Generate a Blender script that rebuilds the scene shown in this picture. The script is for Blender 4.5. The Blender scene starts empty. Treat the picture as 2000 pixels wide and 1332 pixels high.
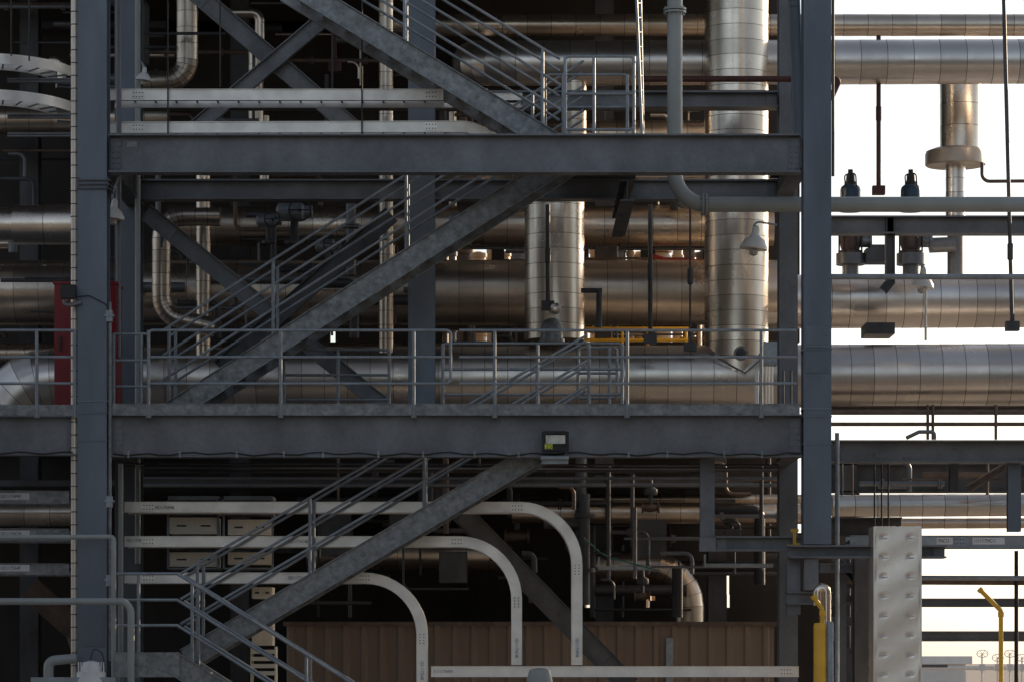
import bpy, math, random
from mathutils import Vector, Matrix
random.seed(7)
D=45.0;S=140.0;HZ=1290.0;ZC=2.4
X=Vector((1,0,0));Y=Vector((0,1,0));Z=Vector((0,0,1))
def P(px,py,d=0.0):
    k=(D+d)/D
    return Vector(((px-1000)/S*k, d, ZC+(HZ-py)/S*k))
def W(p,d=0.0): return p/S*(D+d)/D
def ZL(py): return ZC+(HZ-py)/S
scene=bpy.context.scene
COL=scene.collection
# ---------------------------------------------------------------- materials
def mat(name,col,rough=0.55,metal=0.0,amp=0.25,scale=2.0,stretch=0.35,bump=0.1,bscale=14,rust=0.0,rustcol=(0.09,0.035,0.015),spangle=0.0,seg=False,spec=0.5):
    m=bpy.data.materials.new(name);m.use_nodes=True
    nt=m.node_tree;N=nt.nodes;L=nt.links
    bs=N['Principled BSDF']
    tc=N.new('ShaderNodeTexCoord');oi=N.new('ShaderNodeObjectInfo')
    mul=N.new('ShaderNodeMath');mul.operation='MULTIPLY';mul.inputs[1].default_value=37.0
    L.new(oi.outputs['Random'],mul.inputs[0])
    add=N.new('ShaderNodeVectorMath');add.operation='ADD'
    L.new(tc.outputs['Object'],add.inputs[0]);L.new(mul.outputs[0],add.inputs[1])
    mp=N.new('ShaderNodeMapping');mp.inputs['Scale'].default_value=(1,1,stretch)
    L.new(add.outputs[0],mp.inputs['Vector'])
    n1=N.new('ShaderNodeTexNoise');n1.inputs['Scale'].default_value=scale;n1.inputs['Detail'].default_value=8;n1.inputs['Roughness'].default_value=0.62
    L.new(mp.outputs[0],n1.inputs['Vector'])
    mr=N.new('ShaderNodeMapRange');mr.inputs['From Min'].default_value=0.3;mr.inputs['From Max'].default_value=0.7
    mr.inputs['To Min'].default_value=1-amp;mr.inputs['To Max'].default_value=1+amp
    L.new(n1.outputs['Fac'],mr.inputs['Value'])
    last=mr.outputs['Result']
    if spangle>0:
        v=N.new('ShaderNodeTexVoronoi');v.inputs['Scale'].default_value=22
        L.new(add.outputs[0],v.inputs['Vector'])
        sp=N.new('ShaderNodeSeparateColor');L.new(v.outputs['Color'],sp.inputs[0])
        r2=N.new('ShaderNodeMapRange');r2.inputs['To Min'].default_value=1-spangle;r2.inputs['To Max'].default_value=1+spangle
        L.new(sp.outputs[0],r2.inputs['Value'])
        mm=N.new('ShaderNodeMath');mm.operation='MULTIPLY';L.new(last,mm.inputs[0]);L.new(r2.outputs[0],mm.inputs[1]);last=mm.outputs[0]
    if seg:
        at=N.new('ShaderNodeAttribute');at.attribute_name='seg'
        r3=N.new('ShaderNodeMapRange');r3.inputs['To Min'].default_value=0.84;r3.inputs['To Max'].default_value=1.12
        L.new(at.outputs['Fac'],r3.inputs['Value'])
        mm=N.new('ShaderNodeMath');mm.operation='MULTIPLY';L.new(last,mm.inputs[0]);L.new(r3.outputs[0],mm.inputs[1]);last=mm.outputs[0]
    vm=N.new('ShaderNodeVectorMath');vm.operation='SCALE';vm.inputs[0].default_value=col
    L.new(last,vm.inputs['Scale'])
    out=vm.outputs[0]
    if rust>0:
        n3=N.new('ShaderNodeTexNoise');n3.inputs['Scale'].default_value=5;n3.inputs['Detail'].default_value=9;n3.inputs['Roughness'].default_value=0.75
        L.new(mp.outputs[0],n3.inputs['Vector'])
        r4=N.new('ShaderNodeMapRange');r4.inputs['From Min'].default_value=0.66-rust*0.25;r4.inputs['From Max'].default_value=0.74-rust*0.2
        L.new(n3.outputs['Fac'],r4.inputs['Value'])
        mx=N.new('ShaderNodeMix');mx.data_type='RGBA'
        L.new(r4.outputs[0],mx.inputs[0]);L.new(out,mx.inputs[6]);mx.inputs[7].default_value=(*rustcol,1)
        out=mx.outputs[2]
    L.new(out,bs.inputs['Base Color'])
    bs.inputs['Metallic'].default_value=metal
    bs.inputs['Specular IOR Level'].default_value=spec
    rr=N.new('ShaderNodeMapRange');rr.inputs['From Min'].default_value=0.3;rr.inputs['From Max'].default_value=0.7
    rr.inputs['To Min'].default_value=min(1,rough+0.08);rr.inputs['To Max'].default_value=max(0.08,rough-0.06)
    L.new(n1.outputs['Fac'],rr.inputs['Value']);L.new(rr.outputs[0],bs.inputs['Roughness'])
    if bump>0:
        n2=N.new('ShaderNodeTexNoise');n2.inputs['Scale'].default_value=bscale;n2.inputs['Detail'].default_value=4
        L.new(add.outputs[0],n2.inputs['Vector'])
        bp=N.new('ShaderNodeBump');bp.inputs['Strength'].default_value=bump;bp.inputs['Distance'].default_value=0.03
        L.new(n2.outputs['Fac'],bp.inputs['Height']);L.new(bp.outputs[0],bs.inputs['Normal'])
    return m
GALV=mat('galvanised_steel',(0.172,0.183,0.2),0.44,0.35,0.2,1.8,0.6,0.03,20,rust=0.12,rustcol=(0.125,0.125,0.125),spangle=0.06)
GALVL=mat('galvanised_rail',(0.31,0.35,0.385),0.42,0.35,0.2,4,1,0.05,30,spangle=0.08)
STRG=mat('galvanised_stringer',(0.225,0.24,0.25),0.42,0.4,0.28,9,1,0.04,20,rust=0.25,rustcol=(0.12,0.122,0.125),spangle=0.14)
BLUE=mat('blue_grey_column_steel',(0.142,0.168,0.205),0.4,0.35,0.18,1.4,0.25,0.02,18)
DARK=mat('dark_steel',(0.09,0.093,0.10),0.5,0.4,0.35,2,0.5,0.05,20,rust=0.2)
CLAD=mat('aluminium_cladding',(0.76,0.72,0.68),0.31,0.95,0.1,1.6,0.6,0.1,4,seg=True)
CLADB=mat('bright_aluminium_cladding',(0.80,0.72,0.63),0.27,0.96,0.1,1.6,0.6,0.1,4,rust=0.02,rustcol=(0.4,0.3,0.2),seg=True)
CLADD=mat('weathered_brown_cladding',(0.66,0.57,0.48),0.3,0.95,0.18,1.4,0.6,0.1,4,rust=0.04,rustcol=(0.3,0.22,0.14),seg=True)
JOINT=mat('cladding_joint',(0.16,0.14,0.12),0.5,0.6,0.2)
TRAY=mat('tray_aluminium',(0.88,0.85,0.80),0.36,0.4,0.1,3,1,0.03,20)
PIPEW=mat('pale_painted_pipe',(0.36,0.39,0.38),0.42,0.0,0.12,2,0.5,0.03)
WHITE=mat('white_enamel',(0.78,0.78,0.76),0.3,0,0.06)
STRIP=mat('white_jacketed_tracing',(0.85,0.76,0.66),0.3,0.3,0.18)
RED=mat('red_paint',(0.25,0.011,0.017),0.45,0,0.15,3)
REDD=mat('dull_red_primer',(0.085,0.03,0.026),0.6,0,0.3,4)
YEL=mat('yellow_paint',(0.88,0.52,0.05),0.4,0,0.12,4,1,0.03,rust=0.05)
BLK=mat('black_rubber',(0.02,0.02,0.022),0.5,0,0.2)
BLV=mat('blue_valve_paint',(0.02,0.055,0.10),0.35,0,0.2)
PINK=mat('weathered_valve_body',(0.13,0.085,0.078),0.5,0,0.5,8,1,0.08,rust=0.3)
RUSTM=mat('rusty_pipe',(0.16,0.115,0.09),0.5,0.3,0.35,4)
SID=mat('dull_beige_siding',(0.31,0.235,0.18),0.6,0,0.14,1.2,0.3)
WALL=mat('dark_occluder_wall',(0.05,0.044,0.04),0.85,0,0.35,0.6,0.4)  # for walls added to block sky glare and darken reflections
DECK=mat('deck_grating',(0.09,0.092,0.098),0.6,0.3,0.3)
CREAM=mat('sunlit_cream_cabinet',(0.95,0.87,0.74),0.5,0,0.06)  # light cream put in for warm sunlight on the cabinets
GRND=mat('gravel_ground',(0.30,0.27,0.24),0.9,0,0.3,0.8,1,0.3,6)
SHEET=mat('sheet_metal_duct',(0.88,0.82,0.75),0.3,0.8,0.05,1.8,0.5,0.02,8)
INK=mat('faded_black_ink',(0.09,0.1,0.12),0.6,0,0.05,bump=0)
INKB=mat('blue_ink',(0.06,0.16,0.38),0.6,0,0.05,bump=0)
YLAB=mat('yellow_label',(0.75,0.8,0.05),0.5,0,0.05,bump=0)
GLASS=mat('lamp_lens',(0.55,0.55,0.5),0.15,0.2,0.3,8)
LITE=mat('white_label',(0.75,0.76,0.78),0.5,0,0.05,bump=0)
TEAL=mat('teal_wire',(0.03,0.16,0.14),0.5,0,0.1)
CONC=mat('pale_building_panel',(0.85,0.83,0.80),0.7,0,0.08)
HAZE=mat('haze_paled_pipework',(0.75,0.71,0.67),0.6,0,0.1)  # distance haze put into the pale colour of the far pipework
TAN=mat('tan_glow_vessel_paint',(0.62,0.45,0.29),0.5,0.1,0.15)  # warm tan for vessels added to glow in the wall gaps
# ---------------------------------------------------------------- mesh builder
class B:
    def __init__(s): s.v=[];s.f=[];s.m=[];s.g=[]
    def face(s,idx,m=0,g=0.5): s.f.append(tuple(idx));s.m.append(m);s.g.append(g)
    def box(s,x0,x1,y0,y1,z0,z1,m=0):
        if x0>x1:x0,x1=x1,x0
        if y0>y1:y0,y1=y1,y0
        if z0>z1:z0,z1=z1,z0
        b=len(s.v)
        for z in(z0,z1):
            for x,y in((x0,y0),(x1,y0),(x1,y1),(x0,y1)): s.v.append(Vector((x,y,z)))
        for q in((3,2,1,0),(4,5,6,7),(0,1,5,4),(1,2,6,5),(2,3,7,6),(3,0,4,7)): s.face([b+i for i in q],m)
        return s
    def pbox(s,px0,px1,py0,py1,d0,d1,m=0):
        a=P(px0,py0,d0);b=P(px1,py1,d0)
        return s.box(a.x,b.x,d0,d1,b.z,a.z,m)
    def rings(s,fr,mis=None,gs=None,prof=None,caps=True,m=0):
        n=len(prof);b=len(s.v)
        for p,u,w,sc in fr:
            for a,c in prof: s.v.append(p+u*(a*sc)+w*(c*sc))
        for i in range(len(fr)-1):
            mi=mis[i] if mis else m; g=gs[i] if gs else 0.5
            for j in range(n):
                k=(j+1)%n
                s.face((b+i*n+j,b+i*n+k,b+(i+1)*n+k,b+(i+1)*n+j),mi,g)
        if caps:
            s.face([b+j for j in range(n)][::-1],m);s.face([b+(len(fr)-1)*n+j for j in range(n)],m)
    def sweep(s,path,prof,n=None,m=0,caps=True,scales=None):
        path=[Vector(p) for p in path]
        n=autonorm(path,n)
        fr=[];L=len(path);cur=n
        for i in range(L):
            if i==0:t=(path[1]-path[0]).normalized();k=1
            elif i==L-1:t=(path[-1]-path[-2]).normalized();k=1
            else:
                a=(path[i]-path[i-1]).normalized();c=(path[i+1]-path[i]).normalized()
                t=(a+c).normalized();k=1/max(0.6,a.dot(t))
            cur=(cur-t*cur.dot(t)).normalized()
            w=t.cross(cur)
            fr.append((path[i],cur,w*k,scales[i] if scales else 1))
        s.rings(fr,prof=prof,caps=caps,m=m)
        return s
    def tube(s,path,r,seg=10,n=None,m=0):
        return s.sweep(path,circ(r,seg),n,m)
    def rev(s,o,ax,prof,seg=20,m=0,mis=None,gs=None):
        ax=Vector(ax).normalized();n=X if abs(ax.x)<0.9 else Y
        n=(n-ax*n.dot(ax)).normalized();w=ax.cross(n)
        s.rings([(Vector(o)+ax*a,n,w,max(r,0.0005)) for a,r in prof],mis=mis,gs=gs,prof=circ(1,seg),m=m)
        return s
    def bolt(s,c,r=0.017,h=0.018,ax=None,m=0):
        a=Vector(ax) if ax else -Y
        return s.rev(c-a*0.004,a,[(0,r),(h+.004,r)],6,m)
def circ(r,seg): return [(r*math.cos(2*math.pi*i/seg),r*math.sin(2*math.pi*i/seg)) for i in range(seg)]
def autonorm(path,n):
    if n is not None:return Vector(n)
    ys=[p.y for p in path];xs=[p.x for p in path]
    if max(ys)-min(ys)<1e-5:return Y.copy()
    if max(xs)-min(xs)<1e-5:return X.copy()
    zs=[p.z for p in path]
    if max(zs)-min(zs)<1e-5:return Z.copy()
    t=(path[1]-path[0]).normalized()
    c=Y if abs(t.y)<0.8 else X
    return (c-t*c.dot(t)).normalized()
def fillet(pts,r,k=6):
    pts=[Vector(p) for p in pts];out=[pts[0]];M=len(pts)
    for i in range(1,M-1):
        a=(pts[i-1]-pts[i]);c=(pts[i+1]-pts[i]);la=a.length;lc=c.length;a.normalize();c.normalize()
        ang=a.angle(c)
        if ang>3.1: out.append(pts[i]);continue
        fa=.97 if i==1 else .49;fc=.97 if i==M-2 else .49
        t=min(r/math.tan(ang/2),la*fa,lc*fc);rr=t*math.tan(ang/2)
        cen=pts[i]+(a+c).normalized()*(rr/math.sin(ang/2))
        s0=pts[i]+a*t-cen;s1=pts[i]+c*t-cen;th=s0.angle(s1);ax=s0.cross(s1).normalized()
        for j in range(k+1):
            out.append(cen+Matrix.Rotation(th*j/k,3,ax)@s0)
    out.append(pts[-1]);return out
def Ip(h,bf,tw=0.016,tf=0.024):
    a=bf/2;b=h/2;t=tw/2
    return [(-a,-b),(a,-b),(a,-b+tf),(t,-b+tf),(t,b-tf),(a,b-tf),(a,b),(-a,b),(-a,b-tf),(-t,b-tf),(-t,-b+tf),(-a,-b+tf)]
def Cp(h,f,t=0.008,sgn=-1):
    b=h/2;return [(0,-b),(sgn*f,-b),(sgn*f,-b+t),(sgn*t,-b+t),(sgn*t,b-t),(sgn*f,b-t),(sgn*f,b),(0,b)]
ORI={}
def thing(name,label,cat,o,group=None):
    e=bpy.data.objects.new(name,None);e.empty_display_size=0.3
    e.location=o;COL.objects.link(e);ORI[e.name]=Vector(o)
    e['label']=label;e['category']=cat
    if group:e['group']=group
    return e
def ob(b,name,mats,parent=None,label=None,cat=None,group=None,kind=None,flat=False):
    if not isinstance(mats,(list,tuple)):mats=[mats]
    if parent is not None:o=ORI[parent.name]
    else:
        xs=[v.x for v in b.v];ys=[v.y for v in b.v];zs=[v.z for v in b.v]
        o=Vector(((min(xs)+max(xs))/2,(min(ys)+max(ys))/2,min(zs)))
    me=bpy.data.meshes.new(name)
    me.from_pydata([v-o for v in b.v],[],b.f)
    for m in mats:me.materials.append(m)
    me.polygons.foreach_set('material_index',b.m)
    at=me.attributes.new('seg','FLOAT','FACE');at.data.foreach_set('value',b.g)
    me.polygons.foreach_set('use_smooth',[not flat]*len(me.polygons))
    me.update()
    if not flat: me.set_sharp_from_angle(angle=math.radians(38))
    q=bpy.data.objects.new(name,me);COL.objects.link(q)
    if parent is not None:q.parent=parent
    else:q.location=o
    ORI[q.name]=o
    if label:q['label']=label
    if cat:q['category']=cat
    if group:q['group']=group
    if kind:q['kind']=kind
    return q
def text(s,p,size,m,parent,name='lettering',rot=0,sx=1.0):
    cu=bpy.data.curves.new('t','FONT');cu.body=s;cu.size=size;cu.extrude=0.0008;cu.align_x='LEFT';cu.align_y='CENTER'
    t=bpy.data.objects.new('t',cu);COL.objects.link(t)
    dg=bpy.context.evaluated_depsgraph_get()
    me=bpy.data.meshes.new_from_object(t.evaluated_get(dg))
    bpy.data.objects.remove(t)
    M=Matrix.Translation(Vector(p)-ORI[parent.name])@Matrix.Rotation(rot,4,'Y')@Matrix.Rotation(math.radians(90),4,'X')@Matrix.Diagonal((sx,1,1,1))
    me.transform(M);me.materials.clear();me.materials.append(m);me.name=name
    q=bpy.data.objects.new(name,me);COL.objects.link(q);q.parent=parent;ORI[q.name]=ORI[parent.name]
    return q
# ---------------------------------------------------------------- setting
b=B();b.v=[Vector(p) for p in((-900,-300,0),(900,-300,0),(900,2500,0),(-900,2500,0))];b.face((0,1,2,3))
ob(b,'ground',GRND,kind='structure',label='flat grey gravel plant yard')
for s in(-1,1):  # out-of-view blocks added beside the camera: darker pipe edges, less fill light
    e=thing('added_dark_block','dark unseen block added to darken pipe reflections','building',Vector((s*36,-42,0)),'added dark blocks')
    b=B();b.box(s*19,s*55,-75,-13,0,15);ob(b,'wall',WALL,e)
    b=B();b.box(s*18.6,s*55.4,-75.4,-12.6,15,15.6);ob(b,'block_cap',DARK,e)
    for i in range(5):
        b=B();b.box(s*18.8,s*18.99,-70+i*12,-68+i*12,0,15);ob(b,'block_rib',DARK,e)
e=thing('added_back_wall','dark wall added behind the pipe racks to block sky glare','building',P(500,1290,12)*1.0)
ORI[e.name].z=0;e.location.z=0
b=B()  # opaque backdrop wall added to block the sky, gaps left for glints
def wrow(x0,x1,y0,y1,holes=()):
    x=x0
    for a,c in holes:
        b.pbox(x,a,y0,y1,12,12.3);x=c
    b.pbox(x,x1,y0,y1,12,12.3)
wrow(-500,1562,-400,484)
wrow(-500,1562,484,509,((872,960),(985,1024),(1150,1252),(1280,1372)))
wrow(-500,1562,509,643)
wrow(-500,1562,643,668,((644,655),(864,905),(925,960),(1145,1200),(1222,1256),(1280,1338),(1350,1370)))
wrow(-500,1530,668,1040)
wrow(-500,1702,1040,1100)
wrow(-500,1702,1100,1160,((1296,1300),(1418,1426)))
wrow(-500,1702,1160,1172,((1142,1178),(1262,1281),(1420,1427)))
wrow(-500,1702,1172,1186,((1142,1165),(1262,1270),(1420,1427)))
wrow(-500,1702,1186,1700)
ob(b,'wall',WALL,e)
for i in range(14):
    x=random.uniform(-100,1400);y=random.choice([60,210,300,330,880,930,1080])
    b=B();a=P(x,y,11.9);b.box(a.x-1.5,a.x+1.5,11.7,11.999,a.z,a.z+0.12);ob(b,'girt',DARK,e)
x=866  # vessels added past the wall gaps so sunlit sides give a golden glow
while x<1400:
    r=random.choice((7,10,15,22));d=random.uniform(14,20)
    b=B();a=P(x,700,d);top=random.choice((478,470,492,460))
    b.rev(Vector((a.x,d,0)),Z,[(0,W(r,d)),(P(0,top+10,d).z,W(r,d)),(P(0,top+3,d).z,W(r*.8,d)),(P(0,top,d).z,W(r*.3,d))],20)
    for yy in(500,560,650):
        q=P(x,yy+random.uniform(-8,8),d);b.rev(q,Z,[(0,W(r+2,d)),(.08,W(r+2,d))],20)
    ob(b,'added_glow_vessel',random.choice((TAN,RUSTM,TAN,GALV)),label='tan vertical vessel added beyond the pipe rack to catch warm sun',cat='vessel',group='added vessels beyond the rack')
    x+=r*1.35+random.uniform(1,10)
b=B();z=ZL(-420)  # deck added overhead, out of view, to keep the interior dark
b.box(P(-600,0).x,P(1560,0).x,0.4,12,z,z+0.1)
for i in range(9):
    d=1.2+i*1.25;b.box(P(-600,0).x,P(1560,0).x,d,d+0.12,z-0.3,z+.003)
ob(b,'added_shade_deck',DECK,label='unseen dark deck with joists added above the pipe racks for shade',cat='deck')
b=B();z=ZL(800)
def dk(px0,px1,d0,d1): b.box(P(px0,0).x,P(px1,0).x,d0,d1,z-0.04,z)
dk(226,1560,0.16,0.42);dk(226,1560,1.62,4.8);dk(226,560,0.421,1.619);dk(1148,1560,0.421,1.619)
ob(b,'walkway_deck',DECK,label='steel grating walkway deck with stair opening',cat='deck')
b=B();b.box(P(-600,0).x,P(150,0).x,0.16,4.5,z-0.04,z)
ob(b,'walkway_deck',DECK,label='steel grating walkway deck beside the red cabinet',cat='deck')
b=B();zz=ZL(870);b.box(P(-600,0).x,P(1560,0).x,8.6,12,zz-.1,zz)
ob(b,'rear_deck',DECK,label='rear steel deck behind the header pipe',cat='deck')
b=B();z=ZL(262)
b.box(P(1095,0).x,P(1262,0).x,0.16,4.0,z-0.04,z)
ob(b,'stair_landing_deck',DECK,label='small steel grating landing between stair flights',cat='deck')
# ---------------------------------------------------------------- beams and columns
def beam(px0,px1,py0,py1,d,m=GALV,label='galvanised steel wide flange floor beam',bf=0.3,ends=(True,True),group=None,name='steel_beam'):
    a=P(px0,py0,d);c=P(px1,py1,d);h=a.z-c.z;zc=(a.z+c.z)/2
    e=thing(name,label,'beam',Vector(((a.x+c.x)/2,d,c.z)),group)
    b=B();b.sweep([(a.x,d,zc),(c.x,d,zc)],Ip(h,bf),Y);ob(b,'web_and_flanges',m,e)
    for w,x,sg in((ends[0],a.x,1),(ends[1],c.x,-1)):
        if not w:continue
        b=B();b.box(x+sg*0.02,x+sg*0.16,d-0.03,d-0.009,zc-h*0.42,zc+h*0.42)
        nb=max(2,int(h/0.085))
        for i in range(nb):
            zz=zc-h*0.36+h*0.72*i/(nb-1)
            for xx in(0.055,0.125):b.bolt(Vector((x+sg*xx,d-0.03,zz)))
        ob(b,'bolted_end_plate',m,e)
    return e
def column(px,wpx,py0,py1,d,m=BLUE,dep=0.4,label='blue grey steel wide flange column',z0=None,plates=(),bolts=()):
    a=P(px,py0,d);c=P(px,py1,d);w=W(wpx,d)
    zb=c.z if z0 is None else z0
    e=thing('steel_column',label,'column',Vector((a.x,d,zb)))
    b=B();b.sweep([(a.x,d,zb),(a.x,d,a.z)],Ip(dep,w,0.02,0.03),X);ob(b,'shaft',m,e)
    for q in plates:
        z=P(px,q,d).z
        b=B();b.box(a.x-w/2-0.006,a.x+w/2+0.006,d-dep/2-0.01,d+dep/2+0.01,z-0.012,z+0.012)
        ob(b,'stiffener_plate',m,e)
    for y0,y1 in bolts:
        b=B();za=P(0,y0,d).z;zb2=P(0,y1,d).z
        b.box(a.x-w*.44,a.x+w*.44,d-dep/2-.014,d-dep/2+.001,zb2,za)
        n=int((za-zb2)/.11)
        for i in range(n):
            for s in(-.32,.32):b.bolt(Vector((a.x+w*s,d-dep/2-.014,zb2+.06+i*.11)),.014,.012)
        ob(b,'bolted_splice_plate',m,e)
    return e
column(183.5,57,-500,0,0,z0=0,plates=(785,808,862),bolts=((1196,1262),),label='tall blue grey steel column beside the white tracing line')
column(1594,54,-500,1063,0,plates=(685,800,815,868),bolts=((640,682),(688,730)),label='tall blue grey steel column standing on a transfer beam')
ub=beam(214,1562,265,340,0,label='long weathered galvanised beam carrying the upper landing')
lb=beam(218,1565,810,893,0,label='long weathered galvanised beam carrying the walkway')
beam(-300,153,812,890,0,label='short galvanised beam carrying the side walkway',ends=(False,True))
b=B();a=P(248,277,-0.012);b.box(a.x,a.x+0.14,-0.016,-0.0085,a.z-0.08,a.z);ob(b,'tag_plate',STRG,ub)
b=B()
for y in(353,361,369):
    a=P(183,y,-0.2);b.box(a.x-0.23,a.x+0.23,-0.235,0.235,a.z-0.008,a.z+0.008)
b.box(a.x-.21,a.x-.19,-.23,-.21,P(0,370).z,P(0,352).z);b.box(a.x+.19,a.x+.21,-.23,-.21,P(0,370).z,P(0,352).z)
ob(b,'strap_clamp',DARK,label='steel strap clamp wrapped around the column',cat='clamp')
for y in(606,968,1122):
    b=B();b.pbox(207,219,y,y+22,-.3,-.2);b.pbox(204,222,y+8,y+12,-.31,-.19);ob(b,'conduit_box',GALVL,label='small conduit fitting clamped to the column edge',cat='fitting',group='conduit fittings')
column(252,50,-500,0,4.1,m=BLUE,z0=0,label='rear blue grey steel column behind the stair')
column(1538,36,-500,0,4.1,m=GALV,z0=0,label='rear blue grey steel column beside the large pipe')
column(824,52,-500,800,4.1,m=BLUE,label='dark middle steel column behind the stair')
beam(270,1518,353,392,4.1,label='rear galvanised beam behind the stair',m=GALV)
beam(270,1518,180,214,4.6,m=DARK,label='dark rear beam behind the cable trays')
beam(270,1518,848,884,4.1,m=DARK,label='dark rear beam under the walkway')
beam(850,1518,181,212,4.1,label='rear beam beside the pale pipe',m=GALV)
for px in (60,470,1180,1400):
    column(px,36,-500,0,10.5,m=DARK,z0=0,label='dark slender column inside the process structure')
a=P(1225,345,0.2);b=B();b.sweep([(a.x,0.17,a.z-0.2),(a.x,4.0,a.z-0.2)],Ip(0.3,0.2),X);ob(b,'cross_beam',DARK,label='short dark cross beam under the landing',cat='beam')
for px in(205,1562):
    for py in(300,850):
        a=P(px,py,0.2);b=B();b.sweep([(a.x,0.21,a.z),(a.x,3.9,a.z)],Ip(0.45,0.25),X);ob(b,'cross_beam',DARK,label='steel cross beam tying front and rear columns',cat='beam')
def brace(a,c,wpx,m=GALV,label='galvanised diagonal brace with bolted gusset plates',L=0.12):
    pa=P(*a);pc=P(*c);w=W(wpx,a[2])
    e=thing('diagonal_brace',label,'brace',(pa+pc)/2)
    t=(pc-pa).normalized();u=Y.cross(t)
    b=B();b.sweep([pa,pc],Cp(w,L,0.014),Y);ob(b,'angle_member',m,e)
    for q,s in((pa,1),(pc,-1)):
        b=B()
        g0=q+t*s*.05;g1=q+t*s*.55
        b.sweep([g0-Y*.02,g1-Y*.02],[(-.012,-w*.42),(-.012,w*.42),(.012,w*.42),(.012,-w*.42)],Y)
        for i in range(4):
            for o in(-0.25,0.25):
                b.bolt(q+t*s*(0.15+i*0.1)+Vector((0,-0.032,0))+u*w*o)
        ob(b,'bolted_gusset',m,e)
brace((350,-40,4.0),(700,262,4.0),36,GALV);brace((655,20,3.85),(370,262,3.85),30,GALV)
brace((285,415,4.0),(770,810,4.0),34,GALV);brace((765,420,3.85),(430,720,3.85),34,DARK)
brace((1548,-60,2.5),(1562,340,2.5),22,BLUE)
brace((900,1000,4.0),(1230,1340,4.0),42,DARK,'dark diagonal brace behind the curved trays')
brace((1628,1088,2.5),(1702,1170,2.5),14,GALV,'short galvanised knee brace near the duct')
# ---------------------------------------------------------------- stairs
def stair(top,bot,d0,wid,posts,label,h=0.31,railext=(0,0)):
    pa=P(top[0],top[1],d0);pb=P(bot[0],bot[1],d0)
    t=(pb-pa).normalized();up=Vector((-t.z,0,t.x));
    if up.z<0:up=-up
    e=thing('steel_staircase',label,'staircase',Vector((pb.x,d0,pb.z)))
    n=max(3,int((pa.z-pb.z)/0.185))
    for i,dd in enumerate((0,wid)):
        o=Vector((0,dd,0))-up*h/2
        b=B();b.sweep([pa+o,pb+o],Cp(h,0.07,0.012,-1 if i==0 else 1),Y)
        if i==0:
            for j in range(1,n):
                q=pa.lerp(pb,j/n)-up*0.10
                for s in(-0.07,0.07):b.bolt(q+Vector((s,-0.012,-0.03)),0.012,0.012)
        ob(b,'stringer',STRG,e)
    for i in range(1,n):
        q=pa.lerp(pb,i/n)-up*0.10
        b=B();b.box(q.x-0.13,q.x+0.13,d0+0.006,d0+wid-0.006,q.z-0.03,q.z+0.002)
        ob(b,'tread',DARK,e)
    for i,dd in enumerate((0.03,wid-0.03)):
        o=Vector((0,dd,0))
        hb=B()
        for hh in(1.07,0.71,0.36):
            hb.tube([pa+o+Z*hh+t*railext[0],pb+o+Z*hh+t*railext[1]],0.020,8,Y)
        for px in posts:
            x=P(px,0,d0).x
            f=(x-pa.x)/(pb.x-pa.x);q=pa.lerp(pb,f)+o
            hb.tube([q-Z*0.12,q+Z*1.07],0.023,8,X)
        ob(hb,'handrail',GALVL,e)
    return e
stair((560,-62),(1094,264),0.35,0.95,(790,1060),'upper galvanised stair flight descending to the landing')
stair((1140,264),(318,790),1.45,0.95,(1040,793,533,330),'middle galvanised stair flight between two levels')
stair((1147,802),(352,1268),0.5,0.95,(1050,828,605,385),'lower galvanised stair flight under the walkway')
stair((346,1272),(760,1532),-0.75,0.95,(375,598,720),'bottom stair flight descending from the small landing')
b=B();z=P(0,1282,0).z
b.box(P(225,0,-.75).x,P(350,0,-.75).x,-0.72,1.5,z-0.26,z)
b.box(P(225,0,-.75).x,P(352,0,-.75).x,-0.8,-.72,z-.28,z+.06);ob(b,'stair_landing',STRG,label='small steel landing at the foot of the stair',cat='landing')
# ---------------------------------------------------------------- railings
def railing(x0,x1,z,d,posts,label,h=1.07,rounded=False,rails=(1.07,0.70,0.335),m=GALVL,bracket=True):
    xa=P(x0,0,d).x;xb=P(x1,0,d).x
    e=thing('guard_railing',label,'railing',Vector(((xa+xb)/2,d,z)),'walkway guard railings')
    if rounded:
        b=B();b.tube(fillet([(xa,d,z+rails[2]),(xa,d,z+h),(xb,d,z+h),(xb,d,z+rails[2]),(xa+0.01,d,z+rails[2])],0.06,4),0.020,8,Y);ob(b,'rail',m,e)
        b=B();b.tube([(xa,d,z+rails[1]),(xb,d,z+rails[1])],0.02,8);ob(b,'rail',m,e)
    else:
        for r in rails:
            b=B();b.tube([(xa,d,z+r),(xb,d,z+r)],0.020,8);ob(b,'rail',m,e)
    for px in posts:
        x=P(px,0,d).x
        b=B();b.tube([(x,d,z-0.14 if bracket else z),(x,d,z+h)],0.024,8,X)
        if bracket:
            b.box(x-0.035,x+0.035,d+0.02,d+0.04,z-0.14,z+0.05)
        ob(b,'post',m,e)
zl=ZL(798)
railing(290,880,zl,-0.2,(290,548,808),'galvanised guard railing along the walkway edge',rounded=True)
railing(897,1556,zl,-0.2,(966,1225,1487),'galvanised guard railing along the walkway beside the floodlight')
railing(-300,146,zl,-0.2,(-100,72,146),'galvanised guard railing on the side walkway')
b=B();a=P(218,788,-0.16);c=P(1562,811,-0.16);b.box(a.x,c.x,-0.165,-0.155,c.z,a.z);b.box(a.x,c.x,-0.19,-0.165,c.z,c.z+0.012);b.box(a.x,c.x,-0.18,-0.165,a.z-.01,a.z);ob(b,'toe_board',STRG,label='long galvanised toe board along the walkway edge',cat='toe board')
b=B();a=P(-300,790,-0.16);c=P(153,811,-0.16);b.box(a.x,c.x,-0.165,-0.155,c.z,a.z);ob(b,'toe_board',STRG,label='galvanised toe board on the side walkway',cat='toe board')
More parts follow.
